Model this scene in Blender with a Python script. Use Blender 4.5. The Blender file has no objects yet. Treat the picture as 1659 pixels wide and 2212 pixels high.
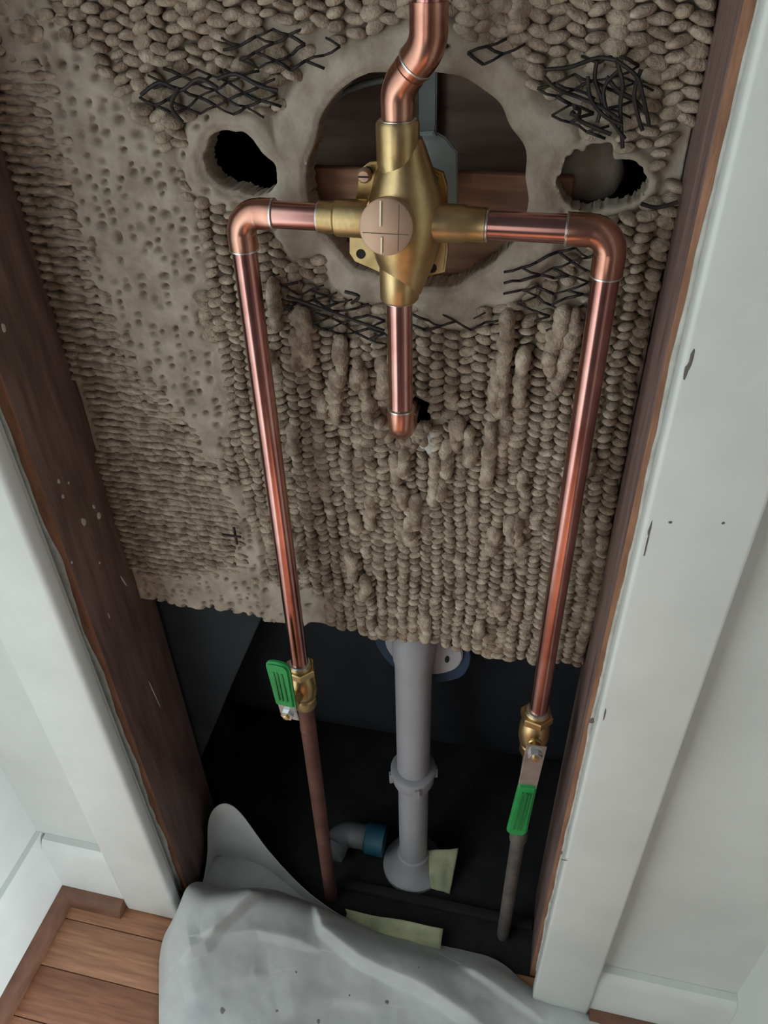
import bpy, bmesh, math, random
import numpy as np
from mathutils import Vector, Matrix

random.seed(7)
rng = np.random.default_rng(11)
SC = bpy.context.scene
COL = SC.collection

# ------------------------------------------------------------------ camera
# X runs right along the wall, Y runs into the wall (stud fronts at Y = 0), Z is up from the floor
CAM = Vector((0.1554, -0.411, 1.0036))
YAW, PITCH, ROLL, FPX = 0.2409, 0.6645, -0.0292, 1685.35
W, H = 1659.0, 2212.0
FW = Vector((-math.sin(YAW) * math.cos(PITCH), math.cos(YAW) * math.cos(PITCH), -math.sin(PITCH)))
_r = Vector((math.cos(YAW), math.sin(YAW), 0)); _u = _r.cross(FW)
RT = _r * math.cos(ROLL) + _u * math.sin(ROLL)
UP = -_r * math.sin(ROLL) + _u * math.cos(ROLL)
cd = bpy.data.cameras.new('camera'); cam = bpy.data.objects.new('camera', cd); COL.objects.link(cam)
m = Matrix((RT, UP, -FW)).transposed().to_4x4(); m.translation = CAM; cam.matrix_world = m
cd.sensor_fit = 'HORIZONTAL'; cd.sensor_width = 36.0; cd.lens = 36.0 * FPX / W; cd.clip_start = 0.01
SC.camera = cam

# ------------------------------------------------------------------ world, lights, exposure
wd = bpy.data.worlds.new('room_light'); SC.world = wd; wd.use_nodes = True
bg = wd.node_tree.nodes['Background']; bg.inputs[0].default_value = (0.86, 0.93, 1.0, 1); bg.inputs[1].default_value = 0.06
def area(name, loc, target, size, size_y, power, color):
    ld = bpy.data.lights.new(name, 'AREA'); ld.shape = 'RECTANGLE'; ld.size = size; ld.size_y = size_y
    ld.energy = power; ld.color = color
    o = bpy.data.objects.new(name, ld); COL.objects.link(o); o.location = loc
    o.rotation_euler = (Vector(target) - Vector(loc)).to_track_quat('-Z', 'Y').to_euler()
    return o
area('doorway_daylight', (-0.15, -1.70, 0.85), (-0.02, 0.0, 0.6), 0.5, 0.9, 1.8, (1.0, 0.95, 0.90))
area('side_window_daylight', (1.20, -1.05, 0.62), (-0.39, -0.70, 0.50), 0.6, 0.9, 112.0, (0.84, 0.945, 1.0))
vs = SC.view_settings
vs.view_transform = 'Standard'; vs.look = 'None'; vs.exposure = 0.0; vs.gamma = 1.0; vs.use_curve_mapping = False

# ------------------------------------------------------------------ helpers
def ray(px, py): return FW * FPX + RT * (px - W / 2) - UP * (py - H / 2)
def atY(px, py, Y): d = ray(px, py); return CAM + d * ((Y - CAM.y) / d.y)
def atZ(px, py, Z): d = ray(px, py); return CAM + d * ((Z - CAM.z) / d.z)
def atX(px, py, X): d = ray(px, py); return CAM + d * ((X - CAM.x) / d.x)

def tag(o, label=None, cat=None, group=None, kind=None):
    if label: o['label'] = label
    if cat: o['category'] = cat
    if group: o['group'] = group
    if kind: o['kind'] = kind
    return o
def empty(name, loc, label, cat, group=None):
    o = bpy.data.objects.new(name, None); COL.objects.link(o); o.location = loc; o.empty_display_size = 0.02
    return tag(o, label, cat, group)
def link(name, me, mats, parent=None, smooth=True):
    o = bpy.data.objects.new(name, me); COL.objects.link(o)
    if not isinstance(mats, (list, tuple)): mats = [mats]
    if len(me.materials) == 0:
        for mt in mats: me.materials.append(mt)
    if smooth: me.shade_smooth()
    if parent is not None:
        o.parent = parent
        loc = parent.location if parent.parent is None else Vector((0, 0, 0))
        o.matrix_parent_inverse = Matrix.Translation(-loc)   # geometry is written in room coordinates
    return o
def from_bm(name, bm, mats, parent=None, smooth=False, auto=None):
    me = bpy.data.meshes.new(name); bm.normal_update(); bm.to_mesh(me); bm.free()
    o = link(name, me, mats, parent, smooth)
    if auto:
        me.shade_smooth()
        try: me.set_sharp_from_angle(angle=math.radians(auto))
        except Exception: pass
    return o
def pyd(name, v, f, mats, parent=None, smooth=True):
    me = bpy.data.meshes.new(name); me.from_pydata(v, [], f); me.update()
    return link(name, me, mats, parent, smooth)

def box_bm(bm, lo, hi, bev=0.0, seg=2):
    r = bmesh.ops.create_cube(bm, size=1.0)
    vs_ = r['verts']
    for v in vs_:
        v.co = Vector(((lo[0] + hi[0]) / 2 + v.co.x * (hi[0] - lo[0]), (lo[1] + hi[1]) / 2 + v.co.y * (hi[1] - lo[1]),
                       (lo[2] + hi[2]) / 2 + v.co.z * (hi[2] - lo[2])))
    if bev:
        es = list({e for v in vs_ for e in v.link_edges})
        bmesh.ops.bevel(bm, geom=es, offset=bev, segments=seg, affect='EDGES', profile=0.5)
def box(name, lo, hi, mat, parent=None, bev=0.0015, seg=2):
    bm = bmesh.new(); box_bm(bm, lo, hi, bev, seg)
    return from_bm(name, bm, mat, parent, auto=40)
def frame(d):
    d = d.normalized()
    a = Vector((0, 0, 1)) if abs(d.z) < 0.9 else Vector((1, 0, 0))
    x = a.cross(d).normalized(); y = d.cross(x)
    return x, y, d
def tube_data(pts, rad, seg=20, cap=True):
    pts = [Vector(p) for p in pts]
    n = len(pts)
    if not isinstance(rad, (list, tuple)): rad = [rad] * n
    V, F = [], []
    x = None
    for i in range(n):
        d = (pts[min(i + 1, n - 1)] - pts[max(i - 1, 0)]).normalized()
        if x is None: x, y, _ = frame(d)
        else:
            x = (x - d * x.dot(d)).normalized(); y = d.cross(x)
        for k in range(seg):
            a = 2 * math.pi * k / seg
            V.append(tuple(pts[i] + (x * math.cos(a) + y * math.sin(a)) * rad[i]))
    for i in range(n - 1):
        for k in range(seg):
            a, b = i * seg + k, i * seg + (k + 1) % seg
            F.append((a, b, b + seg, a + seg))
    if cap:
        F.append(tuple(range(seg - 1, -1, -1))); F.append(tuple(range((n - 1) * seg, n * seg)))
    return V, F
def tube(name, pts, rad, mat, parent=None, seg=24, auto=50):
    V, F = tube_data(pts, rad, seg)
    o = pyd(name, V, F, mat, parent)
    try: o.data.set_sharp_from_angle(angle=math.radians(auto))
    except Exception: pass
    return o
def lathe(name, origin, axis, prof, mat, parent=None, seg=28, auto=40):
    """prof: (distance along the axis, radius)"""
    o, ax = Vector(origin), Vector(axis).normalized()
    x, y, _ = frame(ax); V, F = [], []
    for (t, r) in prof:
        for k in range(seg):
            a = 2 * math.pi * k / seg
            V.append(tuple(o + ax * t + (x * math.cos(a) + y * math.sin(a)) * max(r, 1e-5)))
    n = len(prof)
    for i in range(n - 1):
        for k in range(seg):
            a, b = i * seg + k, i * seg + (k + 1) % seg
            F.append((a, b, b + seg, a + seg))
    F.append(tuple(range(seg - 1, -1, -1))); F.append(tuple(range((n - 1) * seg, n * seg)))
    ob = pyd(name, V, F, mat, parent)
    ob.data.set_sharp_from_angle(angle=math.radians(auto))
    return ob
def hexnut(name, origin, axis, L, r, mat, parent, roll=0.0):
    return_ = None
    o, ax = Vector(origin), Vector(axis).normalized(); x, y, _ = frame(ax)
    bm = bmesh.new(); rings = []
    for t, rr in ((0, r * .93), (L * .12, r), (L * .88, r), (L, r * .93)):
        rings.append([bm.verts.new(o + ax * t + (x * math.cos(a) + y * math.sin(a)) * rr) for a in [roll + k * math.pi / 3 for k in range(6)]])
    for i in range(3):
        for k in range(6): bm.faces.new((rings[i][k], rings[i][(k + 1) % 6], rings[i + 1][(k + 1) % 6], rings[i + 1][k]))
    bm.faces.new(rings[0][::-1]); bm.faces.new(rings[3])
    return from_bm(name, bm, mat, parent)
def prism(name, poly, axis_map, t0, t1, mat, parent=None, bev=0.0008, seg=2):
    """poly: 2D outline; axis_map(u, v, t) -> point"""
    bm = bmesh.new()
    a = [bm.verts.new(axis_map(u, v, t0)) for u, v in poly]; b = [bm.verts.new(axis_map(u, v, t1)) for u, v in poly]
    n = len(poly)
    f1 = bm.faces.new(a[::-1]); f2 = bm.faces.new(b)
    for k in range(n): bm.faces.new((a[k], a[(k + 1) % n], b[(k + 1) % n], b[k]))
    bmesh.ops.recalc_face_normals(bm, faces=bm.faces)
    if bev:
        es = [e for e in bm.edges if e in set(f1.edges) | set(f2.edges)]
        bmesh.ops.bevel(bm, geom=es, offset=bev, segments=seg, affect='EDGES')
    return from_bm(name, bm, mat, parent, auto=35)
def xz(u, v, t): return Vector((u, t, v))
def bend(p, d0, d1, R, n=9):
    """arc leaving corner p: from p - d0*R turning into d1, right angle or less"""
    d0, d1 = Vector(d0).normalized(), Vector(d1).normalized(); p = Vector(p)
    ang = d0.angle(d1); L = R * math.tan(ang / 2)
    s = p - d0 * L; nrm = (d1 - d0 * d0.dot(d1)).normalized(); c = s + nrm * R
    return [c - nrm * R * math.cos(ang * i / n) + d0 * R * math.sin(ang * i / n) for i in range(n + 1)]

# value noise
def vnoise(x, z, scale, seed):
    x = np.asarray(x) * scale; z = np.asarray(z) * scale
    xi = np.floor(x).astype(np.int64); zi = np.floor(z).astype(np.int64)
    fx = x - xi; fz = z - zi; fx = fx * fx * (3 - 2 * fx); fz = fz * fz * (3 - 2 * fz)
    def h(a, b):
        n = (a * 374761393 + b * 668265263 + seed * 1442695041) & 0x7fffffff
        n = ((n ^ (n >> 13)) * 1274126177) & 0x7fffffff
        return ((n ^ (n >> 16)) & 0xffff) / 65535.0
    return (h(xi, zi) * (1 - fx) + h(xi + 1, zi) * fx) * (1 - fz) + (h(xi, zi + 1) * (1 - fx) + h(xi + 1, zi + 1) * fx) * fz
def sstep(a, b, x): t = np.clip((np.asarray(x, float) - a) / (b - a), 0, 1); return t * t * (3 - 2 * t)

# ------------------------------------------------------------------ materials
def srgb(r, g, b):
    f = lambda c: (c / 255 / 12.92) if c / 255 <= 0.04045 else ((c / 255 + 0.055) / 1.055) ** 2.4
    return (f(r), f(g), f(b), 1)
def mat(name, c1, c2=None, scale=20, rough=0.6, metal=0.0, bump=0.0, bscale=80, stretch=(1, 1, 1), c3=None, detail=4, spec=None, rvar=0.0, pos=(0.35, 0.65)):
    mt = bpy.data.materials.new(name); mt.use_nodes = True; nt = mt.node_tree; N, L = nt.nodes, nt.links
    bs = N['Principled BSDF']; bs.inputs['Roughness'].default_value = rough; bs.inputs['Metallic'].default_value = metal
    if spec is not None: bs.inputs['Specular IOR Level'].default_value = spec
    bs.inputs['Base Color'].default_value = c1
    if c2 or bump:
        tc = N.new('ShaderNodeTexCoord'); mp = N.new('ShaderNodeMapping'); mp.inputs['Scale'].default_value = stretch
        geo = N.new('ShaderNodeNewGeometry'); L.new(geo.outputs['Position'], mp.inputs['Vector'])
    if c2:
        nz = N.new('ShaderNodeTexNoise'); nz.inputs['Scale'].default_value = scale; nz.inputs['Detail'].default_value = detail
        nz.inputs['Roughness'].default_value = 0.6
        L.new(mp.outputs[0], nz.inputs['Vector'])
        cr = N.new('ShaderNodeValToRGB'); e = cr.color_ramp.elements
        e[0].position, e[0].color = pos[0], c1; e[1].position, e[1].color = pos[1], c2
        if c3:
            x = e.new(min(pos[1] + 0.12, 0.97)); x.color = c3
        L.new(nz.outputs['Fac'], cr.inputs[0]); L.new(cr.outputs[0], bs.inputs['Base Color'])
        if rvar:
            mr = N.new('ShaderNodeMapRange'); mr.inputs['To Min'].default_value = rough - rvar; mr.inputs['To Max'].default_value = rough + rvar
            L.new(nz.outputs['Fac'], mr.inputs['Value']); L.new(mr.outputs[0], bs.inputs['Roughness'])
    if bump:
        nb = N.new('ShaderNodeTexNoise'); nb.inputs['Scale'].default_value = bscale; nb.inputs['Detail'].default_value = 5
        L.new(mp.outputs[0], nb.inputs['Vector'])
        bp = N.new('ShaderNodeBump'); bp.inputs['Strength'].default_value = bump; bp.inputs['Distance'].default_value = 0.002
        L.new(nb.outputs['Fac'], bp.inputs['Height']); L.new(bp.outputs[0], bs.inputs['Normal'])
    return mt
M = {}
M['paint'] = mat('off_white_paint', (0.68, 0.695, 0.665, 1), (0.76, 0.775, 0.745, 1), 9, 0.42, bump=0.08, bscale=60)
M['wallpaint'] = mat('wall_paint', (0.60, 0.615, 0.585, 1), (0.68, 0.695, 0.665, 1), 6, 0.6, bump=0.12, bscale=220)
M['oldpaint'] = mat('chipped_primer', (0.40, 0.39, 0.35, 1), (0.56, 0.56, 0.52, 1), 60, 0.7, bump=0.3, bscale=200)
M['studdark'] = mat('aged_dark_wood', srgb(94, 74, 70), srgb(134, 108, 102), 14, 0.55, bump=0.25, bscale=60, stretch=(6, 6, 0.6))
M['studraw'] = mat('raw_orange_wood', srgb(126, 86, 64), srgb(162, 116, 88), 30, 0.7, bump=0.3, bscale=120, stretch=(4, 4, 0.7))
M['plaster'] = mat('plaster', srgb(156, 142, 126), srgb(190, 178, 163), 40, 0.92, bump=0.22, bscale=420, c3=srgb(204, 193, 180), spec=0.2)
M['plaster2'] = mat('plaster_keys', srgb(138, 120, 103), srgb(196, 180, 160), 95, 0.92, bump=0.75, bscale=600, c3=srgb(216, 204, 188), spec=0.2, detail=2)
M['wire'] = mat('dark_metal_lath', srgb(34, 33, 34), srgb(58, 48, 44), 90, 0.6, metal=0.3, bump=0.2, bscale=300)
M['copper'] = mat('copper', (0.44, 0.20, 0.17, 1), (0.66, 0.36, 0.32, 1), 18, 0.21, metal=1.0, rvar=0.05, c3=(0.58, 0.29, 0.26, 1))
M['copperfit'] = mat('copper_fitting', (0.46, 0.21, 0.15, 1), (0.66, 0.35, 0.26, 1), 30, 0.28, metal=1.0, rvar=0.06)
M['copperold'] = mat('dull_old_copper', (0.13, 0.055, 0.045, 1), (0.20, 0.09, 0.07, 1), 40, 0.6, metal=0.5)
M['greypipe'] = mat('grimy_old_pipe', (0.10, 0.09, 0.085, 1), (0.20, 0.17, 0.15, 1), 50, 0.6, metal=0.4)
M['solder'] = mat('solder', (0.62, 0.62, 0.60, 1), (0.80, 0.80, 0.78, 1), 120, 0.28, metal=1.0)
M['brass'] = mat('cast_brass', (0.46, 0.31, 0.13, 1), (0.68, 0.50, 0.26, 1), 30, 0.36, metal=1.0, rvar=0.07, bump=0.06, bscale=250)
M['brassface'] = mat('machined_brass', (0.48, 0.305, 0.215, 1), (0.56, 0.37, 0.26, 1), 25, 0.5, metal=0.6)
M['brassglint'] = mat('painted_edge_highlight', (0.80, 0.70, 0.50, 1), None, 25, 0.4, metal=0.5)  # pale colour painted in as the cap's edge highlights
M['steel'] = mat('bright_steel', (0.55, 0.57, 0.58, 1), (0.75, 0.77, 0.78, 1), 60, 0.3, metal=0.9)
M['green'] = mat('green_vinyl', (0.01, 0.26, 0.055, 1), (0.015, 0.34, 0.08, 1), 30, 0.42)
M['greendark'] = mat('green_vinyl_moulding', (0.008, 0.19, 0.04, 1), None, 30, 0.5)
M['pvc'] = mat('grey_white_plastic', (0.36, 0.355, 0.385, 1), (0.42, 0.415, 0.44, 1), 12, 0.45)
M['abs'] = mat('shade_dimmed_plastic', (0.10, 0.11, 0.12, 1), (0.14, 0.15, 0.16, 1), 12, 0.5)  # grey plastic darkened so the colour carries the elbow's shade
M['pvcblue'] = mat('blue_gasket', (0.012, 0.035, 0.075, 1), (0.016, 0.05, 0.10, 1), 30, 0.6)
M['blue'] = mat('blue_primer', (0.015, 0.085, 0.13, 1), (0.02, 0.12, 0.18, 1), 40, 0.5)
M['hole'] = mat('dark_slot', (0.02, 0.02, 0.02, 1), None, 1, 0.9)
M['cavity'] = mat('near_black_boards', (0.026, 0.026, 0.029, 1), (0.040, 0.037, 0.037, 1), 9, 0.9, spec=0.1, bump=0.3, bscale=60)  # near-black colour puts the void's darkness into the cavity walls
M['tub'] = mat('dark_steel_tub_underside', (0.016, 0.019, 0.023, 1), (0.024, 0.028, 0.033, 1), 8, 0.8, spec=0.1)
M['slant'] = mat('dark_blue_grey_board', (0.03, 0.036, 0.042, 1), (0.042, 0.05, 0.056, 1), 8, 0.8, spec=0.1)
M['brace'] = mat('reddish_wood_brace', srgb(140, 100, 78), srgb(184, 138, 108), 20, 0.75, bump=0.3, bscale=80, stretch=(0.6, 4, 5))
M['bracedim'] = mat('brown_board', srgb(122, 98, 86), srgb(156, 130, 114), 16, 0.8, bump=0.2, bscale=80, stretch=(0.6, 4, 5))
M['bracket'] = mat('grey_plastic_bracket', srgb(128, 136, 134), srgb(150, 156, 152), 20, 0.5)
M['paper'] = mat('yellowed_paper', srgb(150, 154, 124), srgb(196, 198, 160), 26, 0.85, bump=0.3, bscale=60)
M['cloth'] = mat('grey_white_canvas', (0.50, 0.51, 0.505, 1), (0.62, 0.63, 0.625, 1), 11, 0.95, bump=0.12, bscale=900, spec=0.1)
M['stain'] = mat('paint_spots', (0.20, 0.20, 0.19, 1), None, 1, 0.9)
M['shoe'] = mat('brown_stained_moulding', srgb(96, 64, 50), srgb(126, 88, 68), 22, 0.5, bump=0.15, bscale=80, stretch=(1, 1, 3))
M['fleck'] = mat('white_paint_flecks', (0.62, 0.60, 0.55, 1), None, 1, 0.7)
OAK = [mat('oak_plank_%s' % n, srgb(*a), srgb(*b), 26, 0.38, bump=0.12, bscale=90, stretch=(0.5, 6, 6), c3=srgb(*c)) for n, a, b, c in
       (('amber', (140, 94, 68), (176, 124, 92), (184, 134, 100)), ('honey', (148, 102, 76), (182, 132, 100), (192, 144, 112)), ('russet', (130, 84, 62), (162, 110, 82), (172, 122, 92)))]
M['subfloor'] = mat('dirty_subfloor', (0.024, 0.024, 0.026, 1), (0.038, 0.036, 0.036, 1), 25, 0.95, spec=0.1, bump=0.3, bscale=90)

# ------------------------------------------------------------------ room shell
ZT = 1.75          # top of what is built
WY = -0.012        # face of the wall the opening is cut in
CY = -0.030        # face of the casings
XL, XR = -0.392, 0.421   # side walls
def struct(o): o['kind'] = 'structure'; return o

# floor with its oak planks
fl = struct(box('floor', (XL - 0.05, -1.0, -0.05), (XR + 0.05, WY + 0.011, -0.019), M['subfloor'], bev=0))
y = -0.0005; k = 0
while y > -0.92:
    y0 = y - 0.0560
    cuts = [XL + 0.001, XL + 0.16 + 0.5 * random.random(), XR - 0.001] if k % 2 else [XL + 0.001, XL + 0.45 + 0.25 * random.random(), XR - 0.001]
    for a, b in zip(cuts[:-1], cuts[1:]):
        box('plank', (a + 0.0004, y0 + 0.0006, -0.019), (b - 0.0004, y - 0.0002, random.uniform(-0.0004, 0.0002)), OAK[(k + (a > 0)) % 3 if random.random() < .7 else 1], fl, bev=0.0009)
    y = y0; k += 1
# wall with the cut opening (left part, right part, head above the opening)
bm = bmesh.new()
box_bm(bm, (XL - 0.02, WY, 0.0), (-0.2285, -0.0005, ZT)); box_bm(bm, (0.2225, WY, 0.0), (XR + 0.02, -0.0005, ZT))
box_bm(bm, (-0.2285, WY, 1.55), (0.2225, -0.0005, ZT))
struct(from_bm('wall_back', bm, M['wallpaint']))
struct(box('wall_left', (XL - 0.05, -1.05, 0.0), (XL, WY, ZT), M['wallpaint'], bev=0))
struct(box('wall_right', (XR, -0.26, 0.0), (XR + 0.05, WY, ZT), M['wallpaint'], bev=0))
struct(box('added_dark_slab', (XR + 0.008, -0.64, 0.006), (XR + 0.043, -0.262, ZT), M['studdark'], bev=0.002))  # unseen slab, added to cut bounce and darken the pipes' right sides
# casings
struct(box('trim_1', (-0.291, CY, 0.0), (-0.218, WY - 0.0002, 1.60), M['paint'], bev=0.005, seg=4))
struct(box('trim_2', (0.219, CY, 0.0), (0.2815, WY - 0.0002, 1.60), M['paint'], bev=0.003, seg=3))
# baseboards with an eased top
def board_profile(name, pts, axis, a, b, mt):
    if axis == 'x': f = lambda u, v, t: Vector((t, u, v))
    else: f = lambda u, v, t: Vector((u, t, v))
    return struct(prism(name, pts, f, a, b, mt, bev=0))
def prof(y0, th, h, s=-1):
    return [(y0, 0.0), (y0 + s * th, 0.0), (y0 + s * th, h - 0.014), (y0 + s * (th - 0.002), h - 0.005), (y0 + s * (th - 0.006), h), (y0, h)]
board_profile('baseboard_back_left', prof(WY - 0.0002, 0.014, 0.119), 'x', XL + 0.0132, -0.2914, M['paint'])
board_profile('baseboard_back_right', prof(WY - 0.0002, 0.014, 0.0985), 'x', 0.2819, XR - 0.0002, M['paint'])
board_profile('baseboard_left', prof(XL + 0.0002, 0.013, 0.119, 1), 'y', -1.05, WY - 0.0002, M['paint'])
def qround(c, r, sx=1): return [(c, 0.0)] + [(c + sx * r * math.cos(a), r * 1.1 * math.sin(a)) for a in [i * math.pi / 12 for i in range(7)]]
board_profile('trim_3', [(p[0], p[1]) for p in qround(WY - 0.0144, 0.0165, -1)], 'x', XL + 0.0135, -0.2925, M['shoe'])
board_profile('trim_4', qround(XL + 0.0134, 0.0165, 1), 'y', -1.05, WY - 0.0146, M['shoe'])
board_profile('trim_5', qround(WY - 0.0144, 0.0150, -1), 'x', 0.2830, XR - 0.0005, M['shoe'])

# small dings in the paint of the right casing
M['ding'] = mat('scuffed_paint', (0.16, 0.14, 0.12, 1), None, 1, 0.8)
t2 = bpy.data.objects['trim_2']
for px, py, a_, b_ in ((1278, 1556, .0022, .0032), (1306, 1545, .0006, .0080), (1494, 772, .0010, .0060), (1483, 800, .0010, .0050), (1562, 1130, .0012, .0012), (1213, 1842, .0014, .0040), (1219, 1858, .0030, .0010), (1404, 1142, .0008, .0060), (1396, 1180, .0006, .0100), (1448, 1128, .0010, .0010)):
    p = atY(px, py, CY - .0001); V = [(p.x, p.y - .0003, p.z)]
    for k in range(9):
        an = 2 * math.pi * k / 9; rr = random.uniform(.7, 1.25); V.append((p.x + a_ * rr * math.cos(an), p.y, p.z + b_ * rr * math.sin(an)))
    pyd('paint_chip', V, [(0, 1 + (k + 1) % 9, 1 + k) for k in range(9)], M['ding'], t2)

# ------------------------------------------------------------------ studs
D = 0.080
def stud(name, x0, x1, label, side):
    s = empty(name, ((x0 + x1) / 2, 0.0, 0.0), label, 'stud')
    bm = bmesh.new(); box_bm(bm, (x0, 0.0, 0.0), (x1, 0.098, ZT), 0.0012)
    bm.normal_update()
    for f in bm.faces: f.material_index = 1 if f.normal.y < -0.7 else 0
    b = from_bm('body', bm, [M['studdark'], M['studraw']], s, auto=40)
    return s
sl = stud('wall_stud', -0.262, -0.215, 'dark aged wooden stud with white paint flecks on the left of the opening', -1)
sr = stud('wall_stud', 0.215, 0.262, 'dark wooden stud on the right of the opening behind the right pipe', 1)
# paint slopped over the front edge of the studs: ragged strips
def ragged(parent, x_in, x_out, seed, z0=0.02, z1=1.5, n=500):
    V, F = [], []
    for i in range(n + 1):
        z = z0 + (z1 - z0) * i / n
        w = float(0.65 * vnoise(z, 0.3, 14, seed) + 0.25 * vnoise(z, 0.7, 50, seed + 1) + 0.10 * vnoise(z, 0.1, 130, seed + 2))
        xe = x_out + (x_in - x_out) * (0.05 + 0.75 * w)
        V += [(x_out, -0.0002, z), (xe, -0.0002, z), (xe, -0.0009, z), (x_out, -0.0014, z)]
    for i in range(n):
        for a in range(4):
            b = (a + 1) % 4
            F.append((i * 4 + a, i * 4 + b, i * 4 + 4 + b, i * 4 + 4 + a))
    F.append((0, 1, 2, 3)); F.append(tuple(n * 4 + q for q in (3, 2, 1, 0)))
    o = pyd('paint_slop', V, F, M['oldpaint'], parent); o['label'] = 'ragged grey paint slopped over the stud edge'
ragged(sl, -0.2165, -0.2282, 3); ragged(sr, 0.2160, 0.2222, 5)
# white flecks on the left stud
def fleck(px, py, a, b, rot):
    p = atX(px, py, -0.2148); V = []; n = 9
    for t, s in ((-0.0004, 1.0), (0.0005, 0.8)):
        for k in range(n):
            an = 2 * math.pi * k / n; rr = random.uniform(0.75, 1.2) * s
            yy, zz = a * rr * math.cos(an), b * rr * math.sin(an)
            V.append((p.x + t, p.y + yy * math.cos(rot) - zz * math.sin(rot), p.z + yy * math.sin(rot) + zz * math.cos(rot)))
    F = [(k, (k + 1) % n, n + (k + 1) % n, n + k) for k in range(n)] + [tuple(range(n, 2 * n))]
    pyd('paint_fleck', V, F, M['fleck'], sl)
for a in ((181, 1128, .0032, .0052, .2), (214, 1114, .0028, .0034, 0), (203, 1095, .0016, .0026, .2), (127, 1040, .0014, .0024, 0), (136, 1073, .0016, .0022, 0),
          (148, 1043, .0011, .0015, 0), (8, 708, .0022, .0032, 0), (155, 1215, .001, .0016, 0), (215, 1216, .0014, .0018, .3), (267, 1255, .0008, .011, .25), (334, 1500, .0007, .03, .1), (235, 1330, .0007, .004, 0)):
    fleck(*a)

# ------------------------------------------------------------------ plaster and lath
LZ0, LZ1 = 0.463, 1.13
def holes_sd(x, z):
    """signed distance-like field, negative inside an opening of the plaster"""
    def ell(cx, cz, rx, rz, wob, seed, rot=0.0):
        dx, dz = x - cx, z - cz
        u = dx * math.cos(rot) + dz * math.sin(rot); v = -dx * math.sin(rot) + dz * math.cos(rot)
        th = np.arctan2(v / rz, u / rx)
        w = 1 + wob * (vnoise(np.cos(th) * 1.7 + 5, np.sin(th) * 1.7 + 5, 2.3, seed) - 0.5)
        rr = np.sqrt((u / rx) ** 2 + (v / rz) ** 2)
        return (rr - w) * min(rx, rz)
    a = ell(0.0605, 0.8655, 0.0695, 0.0635, 0.10, 4)
    b = np.minimum(ell(-0.0555, 0.8765, 0.0205, 0.0175, 0.12, 8), ell(-0.0440, 0.869, 0.0165, 0.0130, 0.1, 9))
    c = np.minimum(ell(0.1640, 0.874, 0.0180, 0.0190, 0.35, 14), ell(0.1815, 0.8715, 0.0150, 0.0135, 0.30, 15))
    d = ell(0.0560, 0.7010, 0.0180, 0.0140, 0.45, 21)
    return np.minimum(np.minimum(a, b), np.minimum(c, d)), a, b, c, d
def edge_bottom(x): return LZ0 + 0.004 * (vnoise(x, 0.5, 30, 31) - 0.5) * 2 + 0.003 * (vnoise(x, 0.5, 130, 32) - 0.5) * 2 - 0.006 * sstep(0.10, 0.16, x) + 0.004 * sstep(0.17, 0.20, x)
def ring_w(a): return 1 - sstep(0.016, 0.027, a)          # smooth collar round the big hole
def smooth_w(x, z, sd):
    s, a, b, c, d = sd
    w = ring_w(a + 0.010 * (vnoise(x, z, 40, 41) - 0.5) * 2)
    w = np.maximum(w, 1 - sstep(0.010, 0.018, b + 0.35 * np.maximum(x + 0.03, 0) ))
    w = np.maximum(w, 1 - sstep(0.002, 0.008, c))
    xb = -0.088 + 0.02 * (vnoise(z, 0.2, 22, 44) - 0.5) * 2 + 0.03 * sstep(0.66, 0.90, z) * 0 - 0.05 * sstep(0.86, 0.95, z)
    w = np.maximum(w, 1 - sstep(-0.010, 0.010, x - xb))
    low = (1 - sstep(0.495, 0.53, z)) * (1 - sstep(-0.05, 0.0, x))
    return np.clip(np.maximum(w, low), 0, 1)
NX, NZ = 360, 560
gx = np.linspace(-0.2145, 0.2145, NX); gz = np.linspace(LZ0 - 0.006, LZ1, NZ)
GX, GZ = np.meshgrid(gx, gz)
sdall = holes_sd(GX, GZ)
sd = np.minimum(sdall[0], GZ - edge_bottom(GX))
cell = gz[1] - gz[0]
# pull near-boundary vertices on to the boundary
dsz, dsx = np.gradient(sd, gz, gx); g2 = np.maximum(np.sqrt(dsx ** 2 + dsz ** 2), 0.3)
near = np.abs(sd) < 0.75 * cell
PX = np.where(near, GX - sd * dsx / g2 ** 2, GX); PZ = np.where(near, GZ - sd * dsz / g2 ** 2, GZ)
sw = smooth_w(GX, GZ, sdall)
h = 0.0055 * sw - 0.0015 * (1 - sw)
h += 0.0022 * (vnoise(GX, GZ, 25, 51) - 0.5) + 0.0010 * (vnoise(GX, GZ, 90, 52) - 0.5) + 0.0004 * (vnoise(GX, GZ, 260, 53) - 0.5)
h += 0.0035 * ring_w(sdall[1]) * (1 - sstep(0.0, 0.004, sdall[1])) * -0.6
h += -0.004 * (1 - sstep(0.0, 0.006, sdall[2])) - 0.003 * (1 - sstep(0, 0.01, sdall[3]))
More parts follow.
